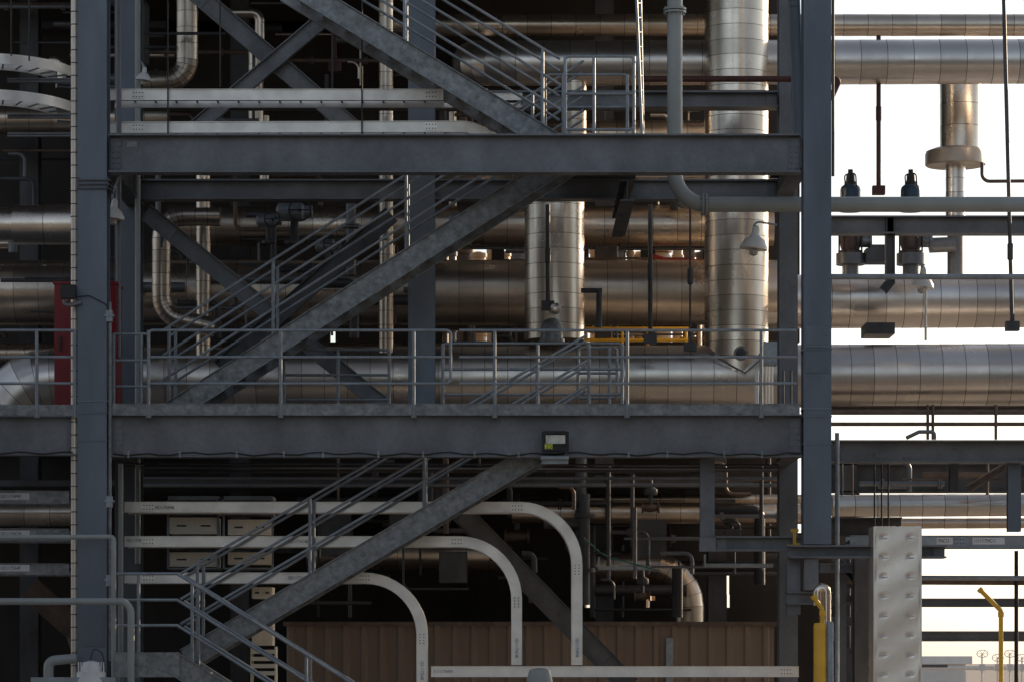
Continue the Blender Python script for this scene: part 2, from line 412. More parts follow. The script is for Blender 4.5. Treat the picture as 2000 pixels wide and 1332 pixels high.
railing(222,292,zl,0.3,(222,275),'short return railing beside the column')
railing(865,1215,zl,1.66,(865,1050,1150,1215),'inner guard railing around the stair opening',rounded=True)
railing(1130,1205,zl,2.3,(1150,1190),'inner gate railing beside the stair opening',rounded=True)
railing(555,760,zl,2.6,(555,660,760),'rear guard railing behind the stair',rounded=True)
zu=ZL(262)
railing(1104,1238,zu,-0.05,(1104,1160,1238),'galvanised railing cage on the upper landing',rounded=True,rails=(1.07,0.55,0.05),bracket=False)
railing(1065,1225,zu,1.35,(1100,1225),'rear railing of the upper landing',rounded=True,rails=(1.02,0.6,0.1),bracket=False)
b=B()
b.tube([P(1241,-50,-0.1),P(1254,262,-0.1)],0.020,8);b.tube([P(1250,-50,0.5),P(1256,262,0.5)],0.020,8)
for i in range(11):
    f=i/11;b.tube([P(1241,-50,-.1).lerp(P(1254,262,-.1),f),P(1250,-50,.5).lerp(P(1256,262,.5),f)],.011,6,Z)
ob(b,'access_ladder',GALVL,label='tall slender access ladder at the landing',cat='ladder')
e=thing('guard_railing','grey railing around the lowest stair landing','railing',P(300,1290,-.72),'walkway guard railings')
for hh in(1.07,.71,.36):
    q=P(346,1272,-.75)+Vector((0,.03,hh));b=B();b.tube([Vector((P(228,0,-.75).x,q.y,q.z)),q,q+Vector((.05,0,-.035))],0.021,8);ob(b,'rail',GALVL,e)
for xx in(270,):
    q=P(xx,1272,-.75);b=B();b.tube([q+Y*.03-Z*.1,q+Vector((0,.03,1.07))],0.024,8,X);ob(b,'post',GALVL,e)
# ---------------------------------------------------------------- pipes
def clad(corners,rpx,L=0.3,m=CLAD,br=None,label='large aluminium clad insulated pipe',gores=6,seg=36,name='insulated_pipe'):
    d=corners[-1][2];r=W(rpx,d)
    pts=[P(*c) for c in corners]
    if len(pts)>2:pts=fillet(pts,br if br else r*2.0,gores)
    q=[pts[0]]
    for i in range(1,len(pts)):
        l=(pts[i]-pts[i-1]).length;n=max(1,round(l/L))
        for j in range(1,n+1):q.append(pts[i-1].lerp(pts[i],j/n))
    b=B();g=0.0045;n=autonorm(q,None);cur=n;fr=[];mi=[];gs=[]
    for i,p in enumerate(q):
        if i==0:t=(q[1]-q[0]).normalized()
        elif i==len(q)-1:t=(q[-1]-q[-2]).normalized()
        else:t=((q[i]-q[i-1]).normalized()+(q[i+1]-q[i]).normalized()).normalized()
        cur=(cur-t*cur.dot(t)).normalized();w=t.cross(cur)
        sg=random.random()
        if i==0:
            fr.append((p,cur,w,r+.003));mi.append(0);gs.append(sg)
        elif i==len(q)-1:fr.append((p,cur,w,r))
        else:
            fr+= [(p-t*g,cur,w,r),(p-t*g,cur,w,r-.002),(p+t*g,cur,w,r-.002),(p+t*g,cur,w,r+.003)]
            mi+=[1,1,1,0];gs+=[.5,.5,.5,sg]
    b.rings(fr,mis=mi,gs=gs,prof=circ(1,seg))
    return ob(b,name,[m,JOINT],label=label,cat='pipe',group='aluminium clad insulated pipes')
def pipe(corners,rpx,m=PIPEW,label='thin painted pipe',br=0.12,name='small_pipe',cat='pipe',group=None,seg=10,fl=0):
    r=W(rpx,corners[0][2]);pts=[P(*c) for c in corners]
    if len(pts)>2:pts=fillet(pts,br,5)
    b=B();b.tube(pts,r,seg)
    if fl:
        t=(pts[1]-pts[0]);l=t.length;t.normalize();k=0.35
        while k<l:
            b.rev(pts[0]+t*k-t*.03,t,[(0,r*1.9),(.025,r*1.9),(.025,r*1.02),(.035,r*1.02),(.035,r*1.9),(.06,r*1.9)],14);k+=fl
    return ob(b,name,m,label=label,cat=cat,group=group)
clad([(1438,-350,6.5),(1438,728,6.5)],62,0.235,CLADB,label='tall bright aluminium clad vertical pipe joining a header')
clad([(-2,872,6.5),(-2,742,6.5),(2500,730,6.5)],61,0.36,CLAD,br=W(107,6.5),label='large aluminium clad header pipe behind the railing')
clad([(1083,375,6.3),(1083,664,6.3)],58,0.235,CLADB,label='bright aluminium clad vertical pipe with domed bottom')
clad([(1122,140,7.0),(1122,380,7.0)],23,0.2,CLADD,label='slim aluminium clad vertical riser')
clad([(745,50,8.6),(2500,50,8.6)],21,0.4,CLADD,label='slim brown clad pipe high on the rack')
clad([(925,125,11.8),(925,125,7.0),(2500,119,7.0)],43,0.42,CLAD,label='brown aluminium clad pipe with an elbow')
clad([(330,442,8.8),(1510,442,8.8)],39,0.4,CLADD,label='brown clad pipe behind the middle stair')
clad([(-300,572,8.2),(1520,572,8.2)],63,0.4,CLADD,label='wide brown clad pipe across the rack')
clad([(1480,590,8.2),(2500,586,8.2)],52,0.3,CLAD,label='aluminium clad pipe below the relief valves')
clad([(28,440,3),(150,440,3)],38,0.5,CLADB,label='bright silver clad pipe section')
clad([(-300,440,3),(28,440,3)],33,0.5,CLADB,label='narrower bright silver clad pipe section')
clad([(366,-350,6),(366,158,6),(240,164,6)],21,0.25,CLADD,label='slim clad pipe with an elbow near the brace')
clad([(430,424,5.6),(315,424,5.6),(315,615,5.6),(420,640,5.6)],18,0.2,CLADD,br=0.35,label='slim clad pipe loop with two elbows')
clad([(397,340,6.2),(397,450,6.2),(397,700,6.2)],14,0.2,CLADD,label='slim brown clad vertical pipe')
clad([(754,-350,6.0),(754,690,6.0)],14,0.22,CLADD,label='slim brown clad vertical pipe behind the stair')
clad([(1625,988,4.5),(2500,984,4.5)],21,0.35,CLAD,label='silver clad pipe under the rack')
clad([(1625,1022,6.5),(2500,1020,6.5)],10,0.35,CLADD,label='slim brown clad pipe under the rack')
clad([(1000,1000,9),(1610,1003,9)],20,0.4,CLADD,label='dark clad pipe below the walkway')
clad([(1150,975,9.5),(2500,972,9.5)],9,0.4,CLADD,label='thin clad pipe below the walkway')
clad([(1130,1105,10),(1345,1105,10),(1345,1216,10)],30,0.3,CLADD,br=.7,label='dim clad elbow duct above the siding shed')
clad([(600,1080,10),(1000,1085,10)],30,0.4,CLADD,label='dim clad duct in the dark bay')
clad([(-300,1005,7),(200,1005,7)],22,0.4,CLADD,label='dark clad pipe behind the side trays')
clad([(60,1150,7),(150,1230,7),(250,1500,7)],24,0.3,RUSTM,label='dark clad pipe bending down')
clad([(-300,235,9),(330,232,9)],30,0.4,CLADD,label='dim clad pipe inside the structure')
clad([(420,300,8),(760,300,8)],17,0.3,CLADD,label='dim clad pipe behind the upper beam')
clad([(500,70,7),(500,330,7)],15,0.25,CLADD,label='dim vertical clad pipe inside the structure')
clad([(860,265,9),(1375,262,9)],26,0.3,CLADD,label='dim clad pipe beside the pale pipe')
clad([(860,365,8.5),(1520,362,8.5)],22,0.3,CLADD,label='dim clad pipe behind the rear beam')
clad([(-300,690,9),(1000,690,9)],20,0.3,CLADD,label='dim clad pipe low behind the header')
clad([(1876,120,9.3),(1876,292,9.3)],40,0.35,CLADB,label='pale clad vertical pipe above a wide collar')
e=thing('collar_flange','wide pale clad collar under the vertical pipe','flange',P(1866,325,9.3))
b=B();a=P(1866,325,9.3);hh=W(34,9.3);rr=W(59,9.3)
b.rev(a,Z,[(0,rr*0.95),(0.02,rr),(hh-0.1,rr),(hh-0.05,rr*0.97),(hh,rr*0.72)],36);ob(b,'disc',mat('collar_cladding',(0.45,0.40,0.35),.4,.6,.2),e)
clad([(1866,322,9.3),(1866,460,9.3)],19,0.25,CLAD,label='short clad pipe below the collar')
pipe([(1866,455,9.3),(1866,540,9.3)],16,GALV,'grey pipe stub below the riser')
pipe([(1866,478,9),(1815,480,9)],15,GALV,'short side outlet pipe at the relief valve')
pipe([(1918,318,7),(1918,355,7),(2300,352,7)],3.5,RUSTM,'thin copper coloured tube bent beside the riser')
e=thing('painted_process_pipe','pale grey painted pipe with elbow and flanges','pipe',P(1318,410,2))
b=B();b.tube(fillet([P(1318,-350,2),P(1318,400,2),P(2500,400,2)],W(62,2),12),W(15,2),24);ob(b,'pipe_run',PIPEW,e)
for (x,y,ax) in((1318,22,Z),(1376,400,X)):
    b=B();a=P(x,y,2)
    for o in(-0.022,0.022):b.rev(a+ax*(o-0.014),ax,[(0,.165),(0.028,.165)],24)
    for i in range(8):
        an=i/8*6.283+.2
        v=Vector((math.cos(an)*.14,math.sin(an)*.14,0)) if ax is Z else Vector((0,math.cos(an)*.14,math.sin(an)*.14))
        b.bolt(a+v-ax*0.06,0.012,0.12,ax)
    ob(b,'flange',PIPEW,e)
rp=W(62,6.5)
e=thing('inspection_port','round bolted inspection port on the vertical pipe','port',P(1447,690,6.5-rp))
a=P(1447,690,6.5-rp-0.01)
b=B();b.rev(a+Y*0.05,-Y,[(0,.115),(0.06,.115),(0.06,.085)],24);ob(b,'ring',STRG,e)
b=B();b.rev(a+Y*0.04,-Y,[(0,.08),(0.05,.08),(0.07,.03)],20);ob(b,'cap',DARK,e)
b=B();b.tube([P(1385,690,5.96),P(1455,728,5.88),P(1500,690,5.96)],0.012,6);ob(b,'saddle_seam',JOINT,label='seam where vertical pipe meets the header',cat='seam')
e=thing('domed_valve','grey domed valve bonnet in front of the pipe','valve',P(1078,665,5.4))
b=B();a=P(1078,668,5.4);b.rev(a,Z,[(0,.20),(.05,.2),(.06,.17),(.25,.17),(.33,.13),(.37,.05),(.38,0)],24);ob(b,'bonnet',STRG,e)
b=B();b.rev(P(1085,604,5.2),-Y,[(0,.085),(.1,.085),(.12,.05)],20);ob(b,'end_cap',CLADB,e)
RT='thin pipes and conduits on the structure'
pipe([(269,-300,3),(269,1100,3)],5.5,PIPEW,'pale vertical conduit beside the rear column',group=RT)
pipe([(232,-300,1.0),(232,700,1.0)],5,GALV,'grey vertical conduit beside the column',group=RT)
pipe([(236,905,0.6),(236,1400,0.6)],5,PIPEW,'pale vertical conduit below the beam',group=RT)
pipe([(-300,1050,-.6),(222,1048,-.6),(222,1450,-.6)],5,PIPEW,'pale bent handrail pipe near the side trays',br=.05,group=RT)
pipe([(-300,1174,-1.0),(256,1174,-1.0),(256,1500,-1.0)],7,PIPEW,'thicker pale bent pipe near the lamp',br=.16,group=RT)
pipe([(215,590,-.25),(215,1290,-.25)],3,STRG,'thin conduit running down the column',group=RT)
pipe([(95,1332,-.6),(95,1290,-.6),(150,1285,-.6)],10,PIPEW,'pale elbow pipe near the lamp',br=.1,group=RT)
pipe([(1622,541,1.5),(2500,541,1.5)],5.5,GALVL,'thin grey pipe beside the tall column',group=RT)
pipe([(1635,845,.6),(1635,1400,.6)],4.5,GALVL,'thin vertical conduit beside the duct',group=RT)
pipe([(1627,-300,.4),(1627,345,.4)],3,DARK,'thin dark conduit clipped along the tall column',group=RT)
pipe([(1255,155,3),(1640,155,3),(1622,195,3)],6,REDD,'dark brown pipe behind the pale pipe',br=.05,group=RT)
for y in(806,828):pipe([(1622,y,5),(2500,y,5)],4,RUSTM,'thin rusty pipe above the lower beam',group=RT)
for x in(1812,1822,1945):pipe([(x,790,4.8),(x,858,4.8)],3,RUSTM,'short rusty support post on the beam',group=RT)
pipe([(1640,1132,3),(2500,1136,3)],9,RUSTM,'brown pipe under the tray',group=RT)
pipe([(1800,1128,2.5),(2500,1130,2.5)],5,GALVL,'thin grey pipe under the tray',group=RT)
pipe([(1770,855,1.6),(1795,843,1.6),(1825,843,1.6),(1825,858,1.6)],4,GALV,'small bent instrument tube on the beam',br=.05,group=RT)
pipe([(1170,568,5.5),(1170,640,5.5)],6,DARK,'short dark post behind the railing',group=RT)
pipe([(1135,568,5.5),(1176,568,5.5)],5,DARK,'short dark bracket arm behind the railing',group=RT)
pipe([(1985,1075,2.9),(1985,1500,2.9)],4,BLK,'thin black drop pipe',group=RT)
for y,r,dd in((912,3,3),(921,2.5,5),(934,3,6),(948,4,7),(905,2,2)):
    pipe([(230,y,dd),(1520,y+random.uniform(-4,4),dd)],r,DARK if y%2 else GALV,'conduit run under the walkway',group=RT)
DT='dim tubing inside the structure'
def clutter(x0,x1,y0,y1,d0,d1,n,mats,lab,rs=(2.5,3.5,5,8)):
    for i in range(n):
        x=random.uniform(x0,x1);y=random.uniform(y0,y1);dd=random.uniform(d0,d1);l=random.uniform(50,260)
        k=random.random();xe=min(x+l,x1+20);ye=min(y+l*.6,y1)
        if k<.5:c=[(x,y,dd),(xe,y,dd)]
        elif k<.65:c=[(x,y,dd),(x+l*.4,y,dd),(x+l*.4,ye,dd)]
        elif k<.75:c=[(x,y,dd),(x+l*.3,y,dd),(x+l*.3,ye,dd),(x+l*.8,ye,dd)]
        else:c=[(x,max(y-80,y0-20),dd),(x,ye+10,dd)]
        r=random.choice(rs)
        pipe(c,r,random.choice(mats),lab,group=DT,fl=random.choice((0,0,0,.9)) if r>3 else 0)
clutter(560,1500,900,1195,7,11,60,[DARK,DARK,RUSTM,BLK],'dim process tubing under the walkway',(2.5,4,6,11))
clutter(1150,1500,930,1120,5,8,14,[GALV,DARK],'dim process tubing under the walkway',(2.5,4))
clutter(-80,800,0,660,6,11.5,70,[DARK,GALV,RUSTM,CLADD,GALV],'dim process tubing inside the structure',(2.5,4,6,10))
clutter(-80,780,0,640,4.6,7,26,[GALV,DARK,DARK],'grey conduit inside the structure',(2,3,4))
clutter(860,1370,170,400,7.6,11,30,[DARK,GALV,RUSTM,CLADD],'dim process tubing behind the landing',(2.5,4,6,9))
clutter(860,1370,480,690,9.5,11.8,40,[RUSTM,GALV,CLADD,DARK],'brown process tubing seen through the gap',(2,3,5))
clutter(1640,1985,880,960,4,8,14,[DARK,RUSTM,GALV],'small tubing in the pipe rack',(2,3,5))
clutter(1640,1700,1090,1300,2,5,16,[DARK,RUSTM,GALV],'small tubing behind the duct',(2,3,4))
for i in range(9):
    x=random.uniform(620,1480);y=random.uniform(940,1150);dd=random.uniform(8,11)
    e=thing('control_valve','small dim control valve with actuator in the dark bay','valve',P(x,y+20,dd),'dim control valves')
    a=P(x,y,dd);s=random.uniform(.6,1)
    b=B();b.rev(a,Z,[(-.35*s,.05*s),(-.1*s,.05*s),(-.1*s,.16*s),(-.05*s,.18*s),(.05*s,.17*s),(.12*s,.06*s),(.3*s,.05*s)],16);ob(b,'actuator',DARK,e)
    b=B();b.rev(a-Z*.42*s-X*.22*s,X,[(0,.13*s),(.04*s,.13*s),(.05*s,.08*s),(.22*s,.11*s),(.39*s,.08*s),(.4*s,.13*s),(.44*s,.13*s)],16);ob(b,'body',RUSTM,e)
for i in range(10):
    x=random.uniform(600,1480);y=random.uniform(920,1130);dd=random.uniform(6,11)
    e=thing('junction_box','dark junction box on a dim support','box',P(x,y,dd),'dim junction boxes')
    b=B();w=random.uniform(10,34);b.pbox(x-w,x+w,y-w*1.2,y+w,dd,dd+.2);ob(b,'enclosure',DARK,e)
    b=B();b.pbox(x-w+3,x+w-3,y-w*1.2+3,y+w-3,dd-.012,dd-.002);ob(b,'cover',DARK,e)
YG='yellow guard rails'
for y in(642,664):pipe([(1140,y,9.3),(1345,y,9.3)],3.5,YEL,'yellow guard rail behind the pipes',group=YG)
for x in(1145,1215,1265,1340):pipe([(x,640,9.3),(x,700,9.3)],3,YEL,'yellow guard rail post behind the pipes',group=YG)
pipe([(1275,500,9),(1300,508,9),(1375,511,9)],4,RED,'red hose sagging between pipes',br=.3)
# hangers
def hanger(x,y0,y1,d,r=4,m=DARK,lab='dark spring hanger rod with turnbuckle',x2=None,tb=0.5):
    x2=x if x2 is None else x2
    p0=P(x,y0,d);p1=P(x2,y1,d)
    e=thing('pipe_hanger',lab,'hanger',p1,'pipe hanger rods')
    b=B();b.tube([p0,p1],W(r,d),8,Y);ob(b,'rod',m,e)
    q=p0.lerp(p1,tb);b=B();b.rev(q-Z*.14,Z,[(0,.02),(.03,.045),(.25,.045),(.28,.02)],10);ob(b,'turnbuckle',m,e)
    b=B();b.box(p1.x-.1,p1.x+.1,d-.08,d+.08,p1.z-.05,p1.z+.09);b.box(p1.x-.03,p1.x+.03,d-.03,d+.03,p1.z+.09,p1.z+.2);ob(b,'clevis',m,e)
hanger(1270,400,665,5.4,4.5,DARK)
hanger(1070,400,600,5.4,4.5,DARK)
hanger(1716,70,375,7,4.5,REDD,'dark red hanger rod with clevis')
hanger(1958,-100,640,3,4,DARK,'long black hanger rod beside the riser',x2=1977,tb=.8)
hanger(654,-50,135,6,3.5,REDD,'dark red hanger rod with clevis')
hanger(1348,400,680,6,2,DARK,'thin dark hanger rod')
for x,y0,y1 in((328,-60,262),(707,-60,262),(57,-60,120),(22,-60,110),(430,-60,170)):
    pipe([(x,y0,1.1),(x,y1,1.1)],1.6,BLK,'threaded tray hanger rod',cat='rod',name='threaded_rod',group='threaded tray hanger rods')
for x in(1735,1722,1708):
    pipe([(x,885,3),(x,1030,3)],1.6,BLK,'threaded tray hanger rod',cat='rod',name='threaded_rod',group='threaded tray hanger rods')
b=B();b.tube([P(146,-150,-.05),P(146,1560,-.05)],W(7.5),12,X)
for i in range(60):
    a=P(146,-100+i*25,-.05);b.rev(a,Z,[(0,W(8.4)),(.012,W(8.4))],12,1)
ob(b,'tracing_line',[STRIP,DARK],label='white jacketed vertical line with dark clips',cat='pipe')
# ---------------------------------------------------------------- cable trays
def tray(corners,hpx,m=TRAY,label='aluminium ladder cable tray',br=0.8,wid=0.6,splices=(),kk=12,texts=(),fill=True,group='aluminium cable trays'):
    d=corners[0][2];h=W(hpx,d)
    pts=[P(*c) for c in corners]
    path=fillet(pts,br,kk) if len(pts)>2 else pts
    zmin=min(p.z for p in pts)
    e=thing('cable_tray',label,'cable tray',Vector((sum(p.x for p in pts)/len(pts),d,zmin)),group)
    b=B();b.sweep(path,Cp(h,0.03,0.009),Y);ob(b,'side_rail',m,e)
    pb=[p+Y*wid for p in path];b=B();b.sweep(pb,Cp(h,0.03,0.009,1),Y);ob(b,'side_rail',m,e)
    b=B();acc=0
    for i in range(1,len(path)):
        l=(path[i]-path[i-1]).length
        while acc<l:
            q=path[i-1].lerp(path[i],acc/l)
            b.tube([q-Y*.004,q+Y*(wid+.004)],0.014,6,Z);acc+=0.3
        acc-=l
    if b.v:ob(b,'rungs',DARK,e)
    if fill:
        b=B()
        for j in range(6):
            b.sweep([p+Y*(.07+j*.055)  for p in path],circ(0.03,6),Y)
        ob(b,'cable_bundle',BLK,e)
    for (x,y,vert) in splices:
        b=B();a=P(x,y,d);
        w,hh=(0.09,h*.36) if not vert else (h*.36,0.09)
        b.box(a.x-w,a.x+w,d-.022,d-.0095,a.z-hh,a.z+hh)
        for i in(-.7,-.25,.25,.7):
            for j in(-.5,.5):
                c=Vector((a.x+(w*i if not vert else w*j),d-.022,a.z+(hh*j if not vert else hh*i)))
                b.bolt(c,0.009,0.006,None,1)
        ob(b,'splice_plate',[m,BLK],e)
    for (s,x,y,hs,mm,rot,plate) in texts:
        if plate:
            b=B();a=P(x-3,y-hs*0.75,d);c=P(x+plate,y+hs*0.75,d);b.box(a.x,c.x,d-.015,d-.0095,c.z,a.z);ob(b,'label_plate',LITE,e)
        text(s,P(x,y,d-.018),W(hs*1.15),mm,e,'lettering',rot,.72)
    return e
tray([(214,186,1.2),(866,186,1.2)],22,label='bright aluminium cable tray above the upper beam',splices=((270,186,0),(842,186,0)))
tray([(214,250,1.2),(925,248,1.2),(1000,300,1.2)],22,label='bright aluminium cable tray resting behind the upper beam',br=.6,splices=((270,250,0),(842,248,0)))
tray([(860,190,2.6),(1020,190,2.6)],14,label='thin aluminium tray continuing behind the stair')
tray([(243,990,1.5),(1127,990,1.5),(1127,1298,1.5)],21,br=W(112,1.5),label='aluminium tray curving down beside the brace',splices=((290,990,0),(1010,991,0),(1127,1112,1)),texts=(('102111THP4B',302,991,8,INK,0,0),('102111THP4B',1127,1245,8,INKB,math.pi/2,0)),wid=.45)
tray([(243,1057,1.5),(1009,1057,1.5),(1009,1298,1.5)],21,br=W(112,1.5),label='middle aluminium tray curving down to the siding',splices=((290,1057,0),(892,1057,0),(1009,1176,1)),texts=(('102111THC4B',246,1055,8,INK,0,0),('102111THC4B',562,1057,8,INK,0,0),('102111THC4B',1009,1245,8,INKB,math.pi/2,0)),wid=.45)
tray([(243,1128,1.5),(824,1128,1.5),(824,1420,1.5)],21,br=W(112,1.5),label='lowest aluminium tray curving down to the ground',splices=((290,1128,0),(712,1128,0),(824,1247,1)),texts=(('102111TSA4B',562,1128,8,INK,0,0),('102111TSA4B',824,1290,8,INKB,math.pi/2,0)),wid=.45)
tray([(842,1311,1.0),(1560,1311,1.0)],21,label='horizontal aluminium tray near the ground',texts=(('111111THA91',846,1311,8,INK,0,0),),splices=((1535,1311,0),))
tray([(1660,1057,2.0),(2500,1057,2.0)],24,label='galvanised tray beside the metal duct',texts=(('TNC13',1832,1056,9,INK,0,34),('111111TMC11',1902,1056,9,INK,0,60)),splices=((1873,1057,0),),m=GALVL)
for y,s,hh in((969,'102111THP49',26),(1042,'102111THC49',24),(1109,'102111TSA49',22)):
    tray([(-300,y,0.9),(135,y+2,0.9)],hh,STRG,label='dull galvanised tray on the side structure',texts=((s,0,y,8.5,INK,0,58),),wid=.9)
def plantray(y,hpx,lab):
    h=W(hpx,1.5);z=P(0,y,1.5).z
    e=thing('cable_tray',lab,'cable tray',Vector((P(60,y,1.5).x,1.5,z-h/2)),'aluminium cable trays')
    cx=P(0,y,1.5).x-0.2;cy=1.0+1.8
    for R in(1.6,1.1):
        pts=[]
        for i in range(17):
            an=-math.pi/2+math.pi*0.62*i/16
            pts.append(Vector((cx+math.cos(an)*R*.75,cy+math.sin(an)*R,z)))
        pts=[Vector((cx-4,cy-R,z))]+pts
        b=B();b.sweep(pts,[(-h/2,-.005),(h/2,-.005),(h/2,.005),(-h/2,.005)],Z);ob(b,'side_rail',TRAY,e)
    b=B()
    for i in range(9):
        an=-math.pi/2+math.pi*.62*i/8
        b.tube([(cx+math.cos(an)*1.1*.75,cy+math.sin(an)*1.1,z-h*.3),(cx+math.cos(an)*1.6*.75,cy+math.sin(an)*1.6,z-h*.3)],.014,6)
    for i in range(10):
        b.tube([(cx-.2-i*.3,cy-1.6,z-h*.3),(cx-.2-i*.3,cy-1.1,z-h*.3)],.014,6)
    ob(b,'rungs',GALV,e)
plantray(122,20,'bright curved aluminium tray on the side structure');plantray(192,20,'second bright curved aluminium tray below')
for y in(158,228,264):
    beam(15,150,y-4,y+4,2.2,label='thin strut channel carrying trays',bf=.08,ends=(False,False),name='strut_channel')
# ---------------------------------------------------------------- cabinets
e=thing('red_cabinet','tall red fire equipment cabinet behind the column','cabinet',P(168,788,.8))
z0=ZL(800);z1=P(0,555,.8).z;xa=P(106,0,.8).x;xb=P(227,0,.8).x
b=B();b.box(xa,xb,.8,1.5,z0,z1);b.box(xa-.02,xb+.02,.77,1.52,z1,z1+.03);ob(b,'housing',RED,e)
b=B();b.box(xa+.04,xb-.04,.775,.797,z0+.1,z1-.06);ob(b,'door',RED,e)
b=B();b.box(xa+.08,xa+.11,.74,.774,z0+.9,z0+1.1);ob(b,'handle',BLK,e)
def cab(cx,cy,hw,h):
    e=thing('equipment_cabinet','cream equipment cabinet mounted on a rack','cabinet',P(cx,cy+h,2.1),'cream cabinets')
    b=B();b.pbox(cx-hw,cx+hw,cy,cy+h,2.1,2.6);ob(b,'housing',CREAM,e)
    for s in(-1,1):
        b=B();b.pbox(cx+s*hw/2-hw/2+3,cx+s*hw/2+hw/2-3,cy+4,cy+h-4,2.075,2.098);ob(b,'door',CREAM,e)
        b=B();b.pbox(cx+s*hw/2-hw/5,cx+s*hw/2+hw/5,cy+h/2-1.5,cy+h/2+1.5,2.058,2.073);ob(b,'handle',BLK,e)
cab(378,1010,47,32);cab(378,1078,47,28);cab(487,1014,42,30);cab(487,1078,42,24)
cab(512,1146,20,22);cab(512,1200,20,60)
b=B()
for i in range(4):b.pbox(491,537,1268+i*14,1276+i*14,2.2,2.6)
b.pbox(489,492,1262,1600,2.25,2.6);b.pbox(536,539,1262,1600,2.25,2.6)
ob(b,'louvred_cabinet',CREAM,label='narrow cream louvred cabinet beside the tray',cat='cabinet')
for x0,x1 in((328,426),(437,532)):
    b=B();b.pbox(x0,x1,968,976,2.05,2.8);b.pbox(x0-2,x0+2,976,1110,2.05,2.09);b.pbox(x1-2,x1+2,976,1110,2.05,2.09)
    for yy in(1002,1068,1108):b.pbox(x0,x1,yy,yy+3,2.06,2.7)
    ob(b,'cabinet_rack',GALV,label='grey steel rack frame holding the cabinets',cat='rack')
e=thing('siding_shed','low shed with ribbed dull beige metal siding','building',P(1035,1500,8))
e.location.z=0;ORI[e.name].z=0
b=B();xa=P(560,0,8).x;xb=P(1512,0,8).x;zt=P(0,1222,8).z
x=xa;pts=[]
while x<xb:
    for dx,dy in((0,0),(.035,-.045),(.1,-.045),(.135,0),(.3,0)):pts.append((min(x+dx,xb),8+dy))
    x+=.3
n=len(pts)
for z in(0,zt):
    for q in pts:b.v.append(Vector((q[0],q[1],z)))
for i in range(n-1):b.face((i,i+1,n+i+1,n+i))
ob(b,'siding',SID,e,flat=True)
b=B();b.box(xa,xb,8.02,11.8,0,zt-.02);b.box(xa-.05,xb+.05,7.9,11.85,zt,zt+.07);ob(b,'roof_trim',RUSTM,e)
b=B();b.pbox(1301,1315,1245,1500,7.9,7.95);ob(b,'downpipe',GALVL,e)
# ---------------------------------------------------------------- lamps
def dish(x,y,d,s,lab,armto,m=WHITE):
    a=P(x,y,d);e=thing('dish_lamp',lab,'lamp',a,'white dish lamps')
    b=B();R=s;b.rev(a,Z+Vector((.12,0,0)),[(0,R),(.01,R*1.0),(.05*R/.2,R*.96),(.13*R/.2,R*.72),(.18*R/.2,R*.42),(.2*R/.2,R*.3),(.3*R/.2,R*.26),(.34*R/.2,R*.1)],24);ob(b,'shade',m,e)
    b=B();b.rev(a-Z*.02,-Z,[(0,R*.35),(R*.3,R*.3),(R*.4,R*.05)],16);ob(b,'bulb_globe',GLASS,e)
    b=B();b.tube(fillet([a+Z*R*1.3,a+Z*R*2.0,P(armto[0],armto[1],d)],.08,4),.016,8);ob(b,'arm',GALVL,e)
    return e
dish(1472,487,3.4,.21,'white dish lamp on a rear column arm',(1518,440))
dish(220,428,.9,.17,'white dish lamp beside the front column',(232,345))
dish(280,158,2.8,.12,'small white dish lamp beside the rear column',(272,120))
dish(1800,562,4.5,.19,'white dish lamp hung beneath the pipe rack',(1805,520))
pipe([(1808,562,4.5),(1808,665,4.5)],2.5,WHITE,'thin white drop rod under the lamp')
e=thing('floodlight','black framed floodlight bolted to the walkway beam','floodlight',P(1084,882,-.35))
b=B();b.pbox(1059,1110,842,880,-.42,-.26)
for(x0,x1,y0,y1) in((1058,1064,842,880),(1105,1111,842,880),(1064,1105,841,847),(1064,1105,873,880)):b.pbox(x0,x1,y0,y1,-.47,-.421)
ob(b,'housing',BLK,e)
b=B();b.pbox(1066,1104,849,866,-.435,-.423);ob(b,'lens',GLASS,e)
b=B();b.pbox(1064,1079,866,876,-.48,-.472);ob(b,'number_label',YLAB,e)
text('25',P(1065.5,871,-.484),W(13),INK,e,'lettering')
b=B();b.pbox(1056,1111,890,896,-.4,-.16);b.pbox(1058,1110,896,905,-.3,-.2);ob(b,'mounting_bracket',GALVL,e)
e=thing('column_floodlight','small grey floodlight clamped to the column','floodlight',P(133,596,-.3))
b=B();b.pbox(118,146,556,582,-.45,-.25);ob(b,'housing',BLK,e)
b=B();b.tube(fillet([P(132,580,-.3),P(122,594,-.3),P(140,596,-.3),P(158,590,-.25)],.06,4),.03,10);ob(b,'arm',STRG,e)
b=B();b.tube(fillet([P(146,580,-.25),P(175,578,-.25),P(210,596,-.25),P(213,640,-.25)],.1,4),.008,6);ob(b,'cable',BLK,e)
e=thing('post_top_lamp','white finned industrial lamp on a bracket','lamp',P(178,1400,-1.2))
a=P(178,1327,-1.2)
b=B();b.rev(a-Z*.1,Z,[(0,.24),(.1,.22),(.13,.2),(.2,.2),(.22,.14),(.3,.12),(.34,.1),(.36,.03)],24)
for i in range(8):
    an=i/8*6.283;b.box(a.x+math.cos(an)*.17-.008,a.x+math.cos(an)*.17+.008,-1.2+math.sin(an)*.17-.008,-1.2+math.sin(an)*.17+.008,a.z+.08,a.z+.24)
ob(b,'hood',WHITE,e)
b=B();b.tube(fillet([P(176,1290,-1.2),P(183,1262,-1.2),P(200,1275,-1.2),P(205,1300,-1.2)],.1,4),.008,6);ob(b,'bail',BLK,e)
b=B();b.pbox(60,225,1322,1332,-1.35,-1.1);b.pbox(170,186,1332,1600,-1.3,-1.2);ob(b,'bracket',GALVL,e)
e=thing('post_top_lamp','grey domed lamp hood rising near the tray','lamp',P(1054,1500,-1))
